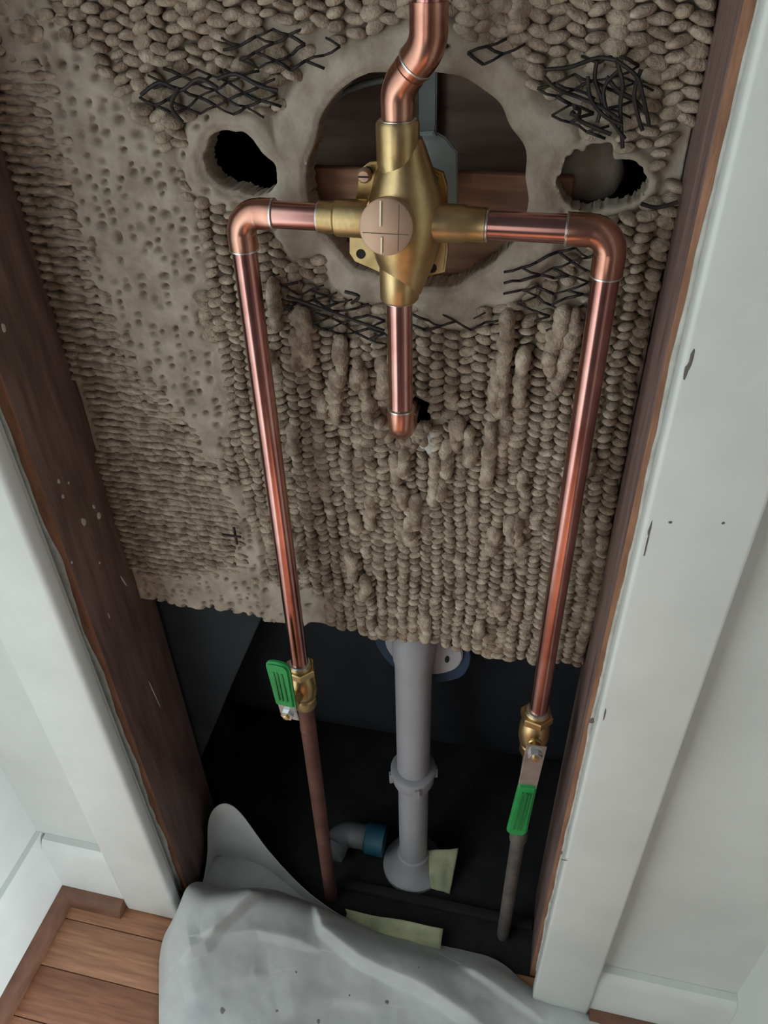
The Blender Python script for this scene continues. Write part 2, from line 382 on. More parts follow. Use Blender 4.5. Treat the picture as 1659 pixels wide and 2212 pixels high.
# pits left open by the lath where the plaster is smooth
PITCH_X, PITCH_Z = 0.0100, 0.0066
pits = []
for i in range(-21, 12):
    for j in range(70, 170):
        x = i * PITCH_X + 0.003; z = j * PITCH_Z + (PITCH_Z / 2 if i % 2 else 0)
        if x > 0.16: continue
        s = holes_sd(np.array([x]), np.array([z])); w = smooth_w(np.array([x]), np.array([z]), s)[0]
        if w < 0.6 or s[0][0] < 0.005 or s[1][0] < 0.02: continue
        if x > -0.07 and random.random() < .7: continue
        if random.random() < 0.62: pits.append((x + random.uniform(-.002, .002), z + random.uniform(-.0015, .0015), random.uniform(.0012, .0024), random.uniform(.004, .0085), random.uniform(.7, 1.6)))
for (x, z, r, dp, asp) in pits:
    i0, i1 = np.searchsorted(gx, [x - 4 * r, x + 4 * r]); j0, j1 = np.searchsorted(gz, [z - 4 * r, z + 4 * r])
    sx_, sz_ = GX[j0:j1, i0:i1], GZ[j0:j1, i0:i1]
    h[j0:j1, i0:i1] -= dp * np.exp(-(((sx_ - x) / (r * asp)) ** 2 + ((sz_ - z) / r) ** 2))
h += 0.0022 * np.exp(-((GX + 0.084 + 0.012 * (vnoise(GZ, .2, 9, 61) - .5)) / 0.004) ** 2) * (1 - sstep(0.84, 0.88, GZ))   # a trowelled seam running down
PY = D - h
V = np.stack([PX, PY, PZ], -1).reshape(-1, 3)
keepv = sd > -0.75 * cell
kf = keepv[:-1, :-1] & keepv[1:, :-1] & keepv[:-1, 1:] & keepv[1:, 1:]
cs = (sd[:-1, :-1] + sd[1:, :-1] + sd[:-1, 1:] + sd[1:, 1:]) / 4
kf &= cs > -0.1 * cell
idx = np.arange(NX * NZ).reshape(NZ, NX)
F = np.stack([idx[:-1, :-1], idx[:-1, 1:], idx[1:, 1:], idx[1:, :-1]], -1)[kf]
# thickness: walls along every boundary edge
from collections import Counter
edges = {}
for f in F.tolist():
    for a, b in zip(f, f[1:] + f[:1]):
        if (b, a) in edges: del edges[(b, a)]
        else: edges[(a, b)] = 1
bv = sorted({a for e in edges for a in e}); base = len(V); mp_ = {v: base + 2 * i for i, v in enumerate(bv)}
ext = []
for v in bv:
    p = V[v]
    ext.append((p[0] + random.uniform(-.0006, .0006), p[1] + 0.007, p[2] + random.uniform(-.0006, .0006)))
    ext.append((p[0] + random.uniform(-.001, .001), D + 0.017, p[2] + random.uniform(-.001, .001)))
V = np.vstack([V, np.array(ext)])
FL = F.tolist()
for (a, b) in edges:
    FL.append([b, a, mp_[a], mp_[b]]); FL.append([mp_[b], mp_[a], mp_[a] + 1, mp_[b] + 1])
wp = pyd('wall_plaster', V.tolist(), FL, M['plaster']); wp['kind'] = 'structure'
wp['label'] = 'back of a beige plaster wall squeezed through metal lath between two studs'
bmx = bmesh.new(); bmx.from_mesh(wp.data); bmesh.ops.delete(bmx, geom=[v for v in bmx.verts if not v.link_faces], context='VERTS'); bmx.to_mesh(wp.data); bmx.free(); wp.data.shade_smooth()
box('upper_plaster', (-0.2145, D - 0.002, LZ1 + 0.0005), (0.2145, D + 0.017, ZT), M['plaster'], wp, bev=0)

# plaster keys: lumps on the diamond lattice
def ico(sub):
    bm = bmesh.new(); bmesh.ops.create_icosphere(bm, subdivisions=sub, radius=1.0)
    v = np.array([x.co[:] for x in bm.verts]); bm.verts.index_update(); f = np.array([[q.index for q in p.verts] for p in bm.faces]); bm.free(); return v, f
IV, IF = ico(2)
VAR = []
for s in range(14):
    d = np.ones(len(IV)); r = np.random.default_rng(100 + s)
    for _ in range(7):
        ax = r.normal(size=3); ax /= np.linalg.norm(ax)
        d += r.uniform(-.24, .22) * np.exp(-((1 - IV @ ax) / 0.35))
    vv = IV * d[:, None]
    vv[:, 1] -= 0.25 * np.clip(-vv[:, 2], 0, 1)          # sagging: lower half bulges out of the wall
    vv[:, 0] *= 1 - 0.08 * np.clip(vv[:, 2], -1, 1)
    VAR.append(vv)
def proj(p):
    d = Vector(p) - CAM; z = d.dot(FW); return (W / 2 + FPX * d.dot(RT) / z, H / 2 - FPX * d.dot(UP) / z, z)
# exposed lath patches (pixel ellipses on the plaster plane give their place on the wall)
patches = []
def patch(px, py, rpx, rpy, dens, rot=0.0):
    c = atY(px, py, D); ex = atY(px + rpx, py, D); ez = atY(px, py - rpy, D)
    patches.append((c.x, c.z, abs(ex.x - c.x), abs(ez.z - c.z), dens, rot)); return patches[-1]
patch(455, 195, 165, 58, .9); patch(610, 100, 125, 45, .8); patch(1285, 200, 118, 90, .8); patch(725, 665, 150, 45, .8, -0.35); patch(1215, 610, 120, 90, .7); patch(1040, 105, 90, 34, .5); patch(960, 690, 110, 22, .6, 0.12)
def in_patch(x, z, grow=1.0):
    for (cx, cz, rx, rz, dn, rot) in patches:
        dx, dz = x - cx, z - cz; u = dx * math.cos(rot) + dz * math.sin(rot); v = -dx * math.sin(rot) + dz * math.cos(rot)
        if (u / (rx * grow)) ** 2 + (v / (rz * grow)) ** 2 < 1: return True
    return False
lumps = []
def lump(x, y, z, sx, sy, sz, rz=0.0):
    lumps.append((x, y, z, sx, sy, sz, rz, random.randrange(14)))
def warp(x, z):
    return (x + 0.0035 * (float(vnoise(z, x * .3, 9, 71)) - .5) * 2 + 0.0015 * (float(vnoise(x, z, 60, 72)) - .5) * 2, z + 0.0030 * (float(vnoise(x, z, 14, 73)) - .5) * 2)
i0 = -22
for i in range(-22, 23):
    for j in range(66, 172):
        x, z = i * PITCH_X, j * PITCH_Z + (PITCH_Z / 2 if i % 2 else 0)
        x, z = warp(x, z)
        if abs(x) > 0.2115 or z > LZ1 - 0.004: continue
        s = holes_sd(np.array([x]), np.array([z])); sdd = float(s[0][0])
        if sdd < 0.003: continue
        if z < float(edge_bottom(np.array([x]))[0]) + 0.001: continue
        w = float(smooth_w(np.array([x]), np.array([z]), s)[0])
        ribx = -0.172 + 0.075 * float(sstep(0.80, 0.60, z)) * float(sstep(0.495, 0.53, z)) + 0.012 * (random.random() - .5)
        if w > 0.55:
            if x < ribx and 0.50 < z < 0.93:
                q = min(1.0, (ribx - x) / 0.05 + 0.25)
                lump(x, D - 0.0045, z - (0.8 * PITCH_Z / 2 if i % 2 else 0), 0.0086, 0.0040 * q + .0012, 0.0024, random.uniform(-.05, .22))
            elif x < -0.09 and z > 0.93 and random.random() < .5:
                lump(x, D - 0.0045, z, random.uniform(.005, .008), .0025, random.uniform(.003, .005), random.uniform(-.3, .3))
            continue
        ip = in_patch(x, z)
        big = 1.0 + 0.14 * float(sstep(0.84, 0.93, z)) + 0.18 * (float(vnoise(x, z, 30, 77)) - .5) * 2
        if ip:
            if random.random() < .35: continue
            lump(x, D - 0.0005, z, .0062 * big, .0036, .0042 * big, random.uniform(-.5, .5)); continue
        j_ = random.uniform(.82, 1.18)
        chain = float(vnoise(x, z * .15, 120, 78))                 # some columns run together into drips
        szv = (0.0030 + 0.0006 * float(sstep(0.54, 0.49, z))) * big * j_ * (1.4 if chain > .80 else 1.0)
        pro = (0.0046 + 0.0036 * float(vnoise(x, z, 38, 79))) * big * (1 - 0.5 * w) * (1 - 0.22 * float(sstep(0.84, 0.90, z)))
        lump(x + random.uniform(-.0005, .0005), D - 0.0018, z, 0.0067 * big * random.uniform(.85, 1.12), pro, szv, (0.24 if i % 2 else -0.24) + random.uniform(-.22, .22))
# larger drips and clots
for _ in range(46):
    x = random.uniform(-0.06, 0.20); z = random.uniform(0.60, 0.80) if random.random() < .8 else random.uniform(.48, .6)
    s = holes_sd(np.array([x]), np.array([z]))
    if s[0][0] < 0.012 or smooth_w(np.array([x]), np.array([z]), s)[0] > .4: continue
    n = random.randint(2, 4)
    for q in range(n): lump(x + random.uniform(-.0012, .0012), D - 0.0065 - random.uniform(0, .002), z - q * 0.0075, random.uniform(.0048, .0068), random.uniform(.005, .007), random.uniform(.0062, .0085), random.uniform(-.2, .2))
for px, py, n in ((1098, 690, 9), (1075, 800, 4), (1062, 930, 6), (1130, 770, 5), (660, 700, 4), (640, 730, 3), (735, 745, 4), (590, 620, 4), (940, 1000, 5), (1215, 680, 3)):
    p = atY(px, py, D - .008)
    for q in range(n): lump(p.x + random.uniform(-.001, .001), D - 0.008, p.z - q * 0.0085, random.uniform(.0050, .0066), .0062, random.uniform(.0065, .0085), random.uniform(-.15, .15))
# clotted rim under the spout hole and at the right bottom corner
for _ in range(26):
    a = random.uniform(math.pi * 1.05, math.pi * 1.98); r = random.uniform(.0165, .024)
    lump(0.052 + r * math.cos(a), D - .004, 0.700 + r * .9 * math.sin(a), random.uniform(.003, .006), random.uniform(.004, .008), random.uniform(.003, .0055), random.uniform(-.6, .6))
cs_v = []
for _ in range(9):
    a = random.uniform(-.9, .5); cs_v.append((0.066 + .012 * random.random(), D - .004, 0.689 - .013 * random.random(), random.uniform(.003, .006), .004, random.uniform(.004, .007)))
# rank by how large they show
def score(l):
    x, y, z = l[:3]; px, py, d = proj((x, y, z))
    if not (0 < px < W and 0 < py < H): return 0
    return l[3] * l[5] / d / d
order = sorted(range(len(lumps)), key=lambda k: -score(lumps[k]))
top = set(order[:300])
vmesh = []
for s in range(14):
    me = bpy.data.meshes.new('plaster_lump'); me.from_pydata(VAR[s].tolist(), [], IF.tolist()); me.update(); me.shade_smooth(); me.materials.append(M['plaster2']); vmesh.append(me)
for k in order[:300]:
    x, y, z, sx, sy, sz, rz, s = lumps[k]
    o = bpy.data.objects.new('plaster_lump', vmesh[s]); COL.objects.link(o); o.parent = wp
    o.location = (x, y, z); o.scale = (sx, sy, sz); o.rotation_euler = (0, rz, 0)
VV, FF, nb = [], [], 0
for k in order[300:]:
    x, y, z, sx, sy, sz, rz, s = lumps[k]
    v = VAR[s] * np.array([sx, sy, sz]); c, sn = math.cos(rz), math.sin(rz)
    VV.append(np.stack([v[:, 0] * c + v[:, 2] * sn + x, v[:, 1] + y, -v[:, 0] * sn + v[:, 2] * c + z], -1)); FF.append(IF + nb); nb += len(v)
st = pyd('plaster_keys', np.vstack(VV).tolist(), np.vstack(FF).tolist(), M['plaster2'], wp); st['kind'] = 'stuff'
st['label'] = 'knit-like rows of small plaster lumps squeezed through the lath'

VV, FF, nb = [], [], 0
for (x, y, z, sx, sy, sz) in cs_v:
    VV.append(VAR[len(VV) % 14] * np.array([sx, sy, sz]) + np.array([x, y, z])); FF.append(IF + nb); nb += len(IV)
o = pyd('caulk_smear', np.vstack(VV).tolist(), np.vstack(FF).tolist(), M['oldpaint'], wp); o['label'] = 'pale grey caulk smear under the drop pipe'
# bare lath wires: a diamond net in every patch
def wires(pc, seed, fwd=0.006):
    cx, cz, rx, rz, dens, rot = pc; r = random.Random(seed); V, F = [], []
    node = {}
    def P(i, j):
        if (i, j) not in node:
            x, z = i * PITCH_X, j * PITCH_Z * 0.62
            node[(i, j)] = Vector((x + r.uniform(-.0015, .0015), D - fwd - r.uniform(0, .004), z + r.uniform(-.0012, .0012)))
        return node[(i, j)]
    for i in range(-24, 24):
        for j in range(100, 290):
            if (i + j) % 2: continue
            for dj in (1, -1):
                a, b = (i, j), (i + 1, j + dj)
                pa, pb = P(*a), P(*b); mx = (pa + pb) / 2
                dx, dz = mx.x - cx, mx.z - cz; u = dx * math.cos(rot) + dz * math.sin(rot); v = -dx * math.sin(rot) + dz * math.cos(rot)
                if (u / rx) ** 2 + (v / rz) ** 2 > r.uniform(.7, 1.15) or r.random() > dens: continue
                s = holes_sd(np.array([mx.x]), np.array([mx.z]))
                if s[0][0] < 0.004 or abs(mx.x) > .207: continue
                mid = mx + Vector((0, -r.uniform(0, .0015), r.uniform(-.0008, .0008)))
                v_, f_ = tube_data([pa, mid, pb], r.uniform(.0006, .0010), 6)
                n0 = len(V); V += v_; F += [tuple(q + n0 for q in ff) for ff in f_]
    if V:
        o = pyd('lath_wire', V, F, M['wire'], wp); o['label'] = 'bare black diamond mesh of metal lath'
for n, pc in enumerate(patches): wires(pc, 200 + n, 0.0060 if n in (0, 1, 2) else 0.0048)
# bent loose strands: each one a part
def strand(pts, r=.0013, Y=D - .014):
    P = [atY(a, b, Y + random.uniform(-.002, .002)) for a, b in pts]
    Q = []
    for i in range(len(P) - 1):
        p0, p1, p2, p3 = P[max(i - 1, 0)], P[i], P[i + 1], P[min(i + 2, len(P) - 1)]
        for t in (0, .25, .5, .75):
            Q.append(0.5 * ((2 * p1) + (p2 - p0) * t + (2 * p0 - 5 * p1 + 4 * p2 - p3) * t * t + (3 * p1 - p0 - 3 * p2 + p3) * t ** 3))
    Q.append(P[-1]); tube('loose_strand', Q, r, M['wire'], wp, seg=7)
for pts in ([(1175, 150), (1230, 145), (1290, 125), (1330, 130)], [(1175, 165), (1200, 190), (1250, 210), (1300, 232), (1340, 260)], [(1235, 240), (1255, 262), (1290, 278), (1320, 290)],
            [(1290, 130), (1285, 170), (1300, 220), (1290, 265)], [(1330, 125), (1345, 180), (1340, 230), (1345, 320)], [(1330, 130), (1375, 165), (1390, 215), (1402, 270)],
            [(1270, 165), (1275, 210), (1305, 250), (1345, 270)], [(1385, 150), (1370, 200), (1378, 250), (1388, 282)], [(1240, 232), (1252, 238), (1248, 250), (1232, 246)],
            [(1310, 165), (1335, 195), (1370, 215), (1395, 245)], [(1340, 150), (1305, 190), (1315, 250), (1350, 300)],
            [(1385, 440), (1420, 448), (1465, 436)], [(305, 205), (345, 178), (390, 195), (430, 170), (470, 190)], [(470, 170), (510, 160), (560, 185), (600, 195)], [(385, 190), (370, 230), (395, 265)],
            [(620, 640), (690, 665), (760, 690), (830, 715)], [(745, 630), (775, 640), (760, 655)], [(480, 1155), (520, 1160)], [(505, 1140), (512, 1175)]):
    strand(pts, .0012 if pts[0][0] < 1100 or pts[0][1] > 400 else .0011)

# broken chunk still hanging inside the right hole
p_ = atY(1268, 372, 0.120)
o = pyd('plaster_chunk', (VAR[3] * np.array([.022, .006, .024]) + np.array(p_)).tolist(), IF.tolist(), M['plaster'], wp); o['label'] = 'broken plaster chunk inside the right hole'

# ------------------------------------------------------------------ behind the plaster: the dark cavity
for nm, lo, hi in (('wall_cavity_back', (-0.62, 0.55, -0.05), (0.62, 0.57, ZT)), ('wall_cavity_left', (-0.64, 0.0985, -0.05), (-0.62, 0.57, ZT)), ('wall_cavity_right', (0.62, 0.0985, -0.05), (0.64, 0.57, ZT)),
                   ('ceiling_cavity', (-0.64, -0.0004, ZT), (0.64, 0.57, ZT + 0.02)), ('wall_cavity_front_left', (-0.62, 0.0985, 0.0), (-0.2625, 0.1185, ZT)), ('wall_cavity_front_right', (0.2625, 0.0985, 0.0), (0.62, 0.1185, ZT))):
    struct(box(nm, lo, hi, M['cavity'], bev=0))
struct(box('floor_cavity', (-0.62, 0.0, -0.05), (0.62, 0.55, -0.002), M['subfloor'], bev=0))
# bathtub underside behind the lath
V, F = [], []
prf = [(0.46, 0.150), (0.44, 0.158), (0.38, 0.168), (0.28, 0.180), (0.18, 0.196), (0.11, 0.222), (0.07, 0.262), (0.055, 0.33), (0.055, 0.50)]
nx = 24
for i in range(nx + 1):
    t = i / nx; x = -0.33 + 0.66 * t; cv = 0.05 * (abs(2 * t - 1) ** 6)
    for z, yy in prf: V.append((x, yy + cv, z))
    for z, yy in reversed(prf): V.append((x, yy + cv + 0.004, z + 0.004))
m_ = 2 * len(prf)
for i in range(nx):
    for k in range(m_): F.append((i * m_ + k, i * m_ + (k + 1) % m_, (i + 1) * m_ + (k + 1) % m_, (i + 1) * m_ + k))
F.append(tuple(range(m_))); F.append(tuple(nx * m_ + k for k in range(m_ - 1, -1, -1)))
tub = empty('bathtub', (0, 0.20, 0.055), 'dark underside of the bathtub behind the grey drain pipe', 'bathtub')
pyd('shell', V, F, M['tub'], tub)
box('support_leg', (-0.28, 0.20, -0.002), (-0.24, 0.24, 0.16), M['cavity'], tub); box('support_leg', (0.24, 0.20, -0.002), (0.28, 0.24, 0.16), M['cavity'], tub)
# leaning dark board seen under the plaster at the left
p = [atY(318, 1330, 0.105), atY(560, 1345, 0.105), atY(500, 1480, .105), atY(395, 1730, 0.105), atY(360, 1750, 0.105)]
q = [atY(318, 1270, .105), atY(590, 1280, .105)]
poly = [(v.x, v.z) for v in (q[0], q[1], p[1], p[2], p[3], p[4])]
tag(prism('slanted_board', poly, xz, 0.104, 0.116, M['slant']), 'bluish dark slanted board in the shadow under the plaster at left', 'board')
# brace boards behind the big hole
zt = atY(740, 362, 0.106).z; zb = 0.792
tag(box('wood_brace', (-0.0150, 0.104, zb), (0.155, 0.113, zt), M['brace'], bev=0.002), 'reddish wood brace behind the brass valve inside the round hole', 'board')
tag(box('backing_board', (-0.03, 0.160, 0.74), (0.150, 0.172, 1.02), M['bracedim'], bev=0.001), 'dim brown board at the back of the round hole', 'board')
# grey bracket with a clipped corner, and the pale strip above it
br = empty('pipe_bracket', atY(935, 380, 0.096), 'grey bracket plate with a clipped corner behind the brass valve', 'bracket')
pl = [atY(a, b, 0.096) for a, b in ((862, 288), (945, 286), (963, 296), (988, 328), (990, 440), (862, 440))]
prism('plate', [(v.x, v.z) for v in pl], xz, 0.0945, 0.0975, M['bracket'], br)
pl = [atY(a, b, 0.096) for a, b in ((912, 280), (940, 278), (946, 290), (908, 290))]
prism('tab', [(v.x, v.z) for v in pl], xz, 0.089, 0.0945, M['bracket'], br)
pl = [atY(a, b, 0.150) for a, b in ((905, 120), (945, 120), (942, 300), (905, 300))]
tag(prism('vertical_strip', [(v.x, v.z) for v in pl], xz, 0.149, 0.159, M['bracket']), 'pale grey vertical strip deep inside the round hole beside the riser', 'strip')
arc = [atY(a, b, 0.135) for a, b in ((715, 222), (745, 198), (785, 182), (830, 172))]
tag(tube('curved_edge_strip', arc, .0022, M['bracket'], seg=8), 'thin pale curved edge inside the top of the round hole', 'strip')

# ------------------------------------------------------------------ brass shower valve
PYP = 0.040; XV = 0.0585; ZP = 0.857; RP = 0.0080
va = empty('shower_valve', (XV, PYP, ZP), 'brass shower mixing valve in the round hole with round front cap', 'valve')
# body: bulged diamond block between the ports
def rounded(poly, r=0.25):
    out = []
    n = len(poly)
    for i in range(n):
        a, b, c = Vector(poly[i - 1]), Vector(poly[i]), Vector(poly[(i + 1) % n])
        for t in (0, .25, .5, .75, 1):
            s, e = b + (a - b) * r, b + (c - b) * r
            out.append(tuple((s * (1 - t) ** 2 + b * 2 * t * (1 - t) + e * t * t)))
    return out
lathe('body', (XV + 0.0035, PYP + .003, ZP), (0, 0, 1), [(-.044, .0095), (-.040, .0112), (-.034, .0135), (-.022, .0185), (-.012, .0212), (-.004, .0224), (.004, .0224), (.012, .0212), (.022, .0182), (.034, .0135), (.040, .0112), (.044, .0095)], M['brass'], va, seg=40)
# round housing and cap
capc = atY(833, 491, 0.008)
ax = (Vector((XV, 0.045, ZP)) - capc).normalized()
lathe('housing', capc + ax * 0.0095, ax, [(0, .0128), (.002, .0136), (.014, .0140), (.016, .019), (.022, .0215), (.040, .0225)], M['brass'], va)
cap = lathe('cap', capc, ax, [(0, .0001), (0, .0142), (.0006, .0150), (.0082, .0152), (.0092, .0146), (.0098, .0128)], M['brassface'], va, seg=40)
cx_, cy_, cz_ = RT, UP, ax
ux = Vector((1, 0, 0)); ux = (ux - ax * ux.dot(ax)).normalized(); uz = ax.cross(ux); uz = uz if uz.z > 0 else -uz
def capbar(u0, u1, v0, v1, t, mt):
    bm = bmesh.new()
    P = [[capc + ux * u + uz * v + ax * w for u, v in ((u0, v0), (u1, v0), (u1, v1), (u0, v1))] for w in (0.0006, -t)]
    a = [bm.verts.new(q) for q in P[0]]; b = [bm.verts.new(q) for q in P[1]]
    bm.faces.new(a); bm.faces.new(b[::-1])
    for k in range(4): bm.faces.new((a[k], b[k], b[(k + 1) % 4], a[(k + 1) % 4]))
    bmesh.ops.recalc_face_normals(bm, faces=bm.faces)
    from_bm('face_line', bm, mt, cap)
M['groove'] = mat('groove_shadow_brass', (0.16, 0.10, 0.065, 1), None, 1, 0.7)
capbar(0.0070, 0.0075, -0.0120, 0.0120, 0.0001, M['groove']); capbar(-0.0130, 0.0130, -0.0036, -0.0031, 0.0001, M['groove'])
capbar(-0.0034, -0.0024, 0.0004, 0.0134, 0.0008, M['brassglint']); capbar(-0.0026, -0.0016, -0.0138, -0.0052, 0.0008, M['brassglint'])  # the two pale strips are painted highlights on the cap
# four ports with sockets
for nm, d, L, xo in (('upper_port', (0, 0, 1), 0.0535, 0), ('lower_port', (0, 0, -1), 0.0480, 0)):
    lathe(nm, (XV, PYP, ZP), d, [(0.01, .0115), (L - .024, .0112), (L - .021, .0120), (L - .0015, .0120), (L, .0108)], M['brass'], va)
lathe('left_port', (XV, PYP, ZP), (-1, 0, 0), [(0.01, .0110), (.037, .0106), (.0385, .0092), (.0475, .0092), (.0478, .0086)], M['brass'], va)
lathe('right_port', (XV, PYP, ZP), (1, 0, 0), [(0.01, .0110), (.038, .0106), (.0395, .0096), (.0505, .0096), (.051, .0088)], M['brass'], va)
# rear mounting plate with ears, holes and screws
eY = 0.058
ears = [atY(782, 545, eY), atY(938, 385, eY), atY(797, 368, eY), atY(935, 575, eY)]
pp = [atY(a, b, eY) for a, b in ((757, 500), (757, 545), (768, 562), (828, 588), (905, 600), (962, 585), (968, 540), (966, 400), (958, 372), (925, 358), (840, 345), (800, 348), (778, 365), (775, 400))]
prism('mounting_plate', [(v.x, v.z) for v in pp], xz, eY - .003, eY + .003, M['brass'], va, bev=0.0012)
for n, e in enumerate(ears):
    lathe('screw_hole', (e.x, eY - .0034, e.z), (0, 1, 0), [(0, .0001), (0, .0030), (.003, .0030), (.003, .0001)], M['hole'], va, seg=14)
sc = lathe('screw', (ears[2].x, eY - .014, ears[2].z), (0, 1, 0), [(0, .0001), (.0002, .0030), (.0016, .0040), (.004, .0044), (.0045, .0022), (.014, .0022)], M['brassface'], va, seg=18)
box('slot', (ears[2].x - .003, eY - .0145, ears[2].z - .0004), (ears[2].x + .003, eY - .0138, ears[2].z + .0004), M['hole'], sc, bev=0)
cl = atY(893, 582, 0.034); bm = bmesh.new(); bmesh.ops.create_icosphere(bm, subdivisions=2, radius=1)
for v in bm.verts: v.co = cl + Vector((v.co.x * .0045, v.co.y * .003, v.co.z * .0075 + v.co.x * .003)) * random.uniform(.9, 1.1)
o = from_bm('flux_smear', bm, M['fleck'], va, smooth=True); o['label'] = 'whitish smear on the brass'

# ------------------------------------------------------------------ copper runs
def ring(name, c, d, r, parent, mt=None, w=0.0016):
    return lathe(name, Vector(c) - Vector(d).normalized() * w / 2, d, [(0, r - .0006), (w * .2, r), (w * .8, r), (w, r - .0008)], mt or M['solder'], parent, seg=24)
def elbow(p, d0, d1, parent, R=0.0125, sock=0.0095, mt=None):
    arc = bend(p, d0, d1, R); d0, d1 = Vector(d0).normalized(), Vector(d1).normalized()
    pts = [arc[0] - d0 * sock, arc[0] - d0 * .0006] + arc + [arc[-1] + d1 * .0006, arc[-1] + d1 * sock]
    r = [.0092, .0092] + [.0090] * len(arc) + [.0092, .0092]
    o = tube('elbow', pts, r, mt or M['copperfit'], parent)
    ring('solder_joint', pts[0], d0, .0094, parent); ring('solder_joint', pts[-1], d1, .0094, parent)
    return pts[0], pts[-1]
XA, XB = -0.0400, 0.1795
ZB = 0.445      # where the pipes meet the shut-off valves
L1 = empty('copper_supply_pipe', (XA, PYP, ZB), 'left copper supply pipe bending from the brass valve down to the green-handled valve', 'pipe', 'supply pipes')
a, b = elbow((XA, PYP, ZP), (-1, 0, 0), (0, 0, -1), L1)
tube('horizontal_tube', [(XV - .0440, PYP, ZP), (a.x - .002, PYP, ZP)], RP, M['copper'], L1)
ring('solder_joint', (XV - .048, PYP, ZP), (1, 0, 0), .0090, L1)
tube('vertical_tube', [(XA, PYP, b.z + .002), (XA, PYP, ZB - .004)], RP, M['copper'], L1)
L2 = empty('copper_supply_pipe', (XB, PYP, ZB), 'right copper supply pipe bending from the brass valve down beside the right stud', 'pipe', 'supply pipes')
a, b = elbow((XB, PYP, ZP), (1, 0, 0), (0, 0, -1), L2, sock=0.0125)
tube('horizontal_tube', [(XV + .0470, PYP, ZP), (a.x + .002, PYP, ZP)], RP, M['copper'], L2)
ring('solder_joint', (XV + .0515, PYP, ZP), (1, 0, 0), .0093, L2)
tube('vertical_tube', [(XB, PYP, b.z + .002), (XB, PYP, ZB - .012)], RP, M['copper'], L2)
# riser with its 45 degree offset
L3 = empty('copper_riser_pipe', (XV, PYP, ZP + .05), 'copper riser pipe with an angled offset climbing from the brass valve to the top', 'pipe')
zc = ZP + 0.0535
k0 = Vector((XV, PYP, zc + 0.0150)); dj = Vector((0.62, -0.30, 0.72)).normalized(); k1 = k0 + dj * 0.0290
ring('solder_joint', (XV, PYP, zc), (0, 0, 1), .0104, L3)
e1 = bend(k0, (0, 0, 1), dj, .016)
tube('lower_elbow', [Vector((XV, PYP, zc - .006))] + e1 + [e1[-1] + dj * .006], [.0086] + [.0092] * (len(e1) + 1), M['copperfit'], L3)
tube('offset_tube', [e1[-1] + dj * .004, k1 - dj * .006], .0086, M['copperfit'], L3)
ring('solder_joint', e1[-1] + dj * .006, dj, .0093, L3, M['copperfit'])
e2 = bend(k1, dj, (0, 0, 1), .016)
ring('solder_joint', e2[0] - dj * .005, dj, .0101, L3)
tube('upper_elbow', [e2[0] - dj * .005] + e2 + [e2[-1] + Vector((0, 0, .012))], .0097, M['copperfit'], L3)
tube('riser_tube', [e2[-1] + Vector((0, 0, .010)), Vector((k1.x, k1.y, ZT - .002))], RP + .0004, M['copper'], L3)
# spout drop
L4 = empty('copper_drop_pipe', (XV, PYP, 0.72), 'short copper drop pipe below the brass valve turning into the plaster', 'pipe')
zd = ZP - 0.048
ring('solder_joint', (XV, PYP, zd), (0, 0, 1), .0104, L4)
zel = 0.7125
tube('vertical_tube', [(XV, PYP, zd + .006), (XV, PYP, zel + .012)], RP, M['copper'], L4)
elbow((XV, PYP, zel), (0, 0, -1), (-0.10, 1, -0.10), L4, R=0.0115, sock=.0090)
tube('stub', [(XV, PYP + .014, zel - .0015), (XV - .006, PYP + .095, zel - .0085)], RP, M['copper'], L4)

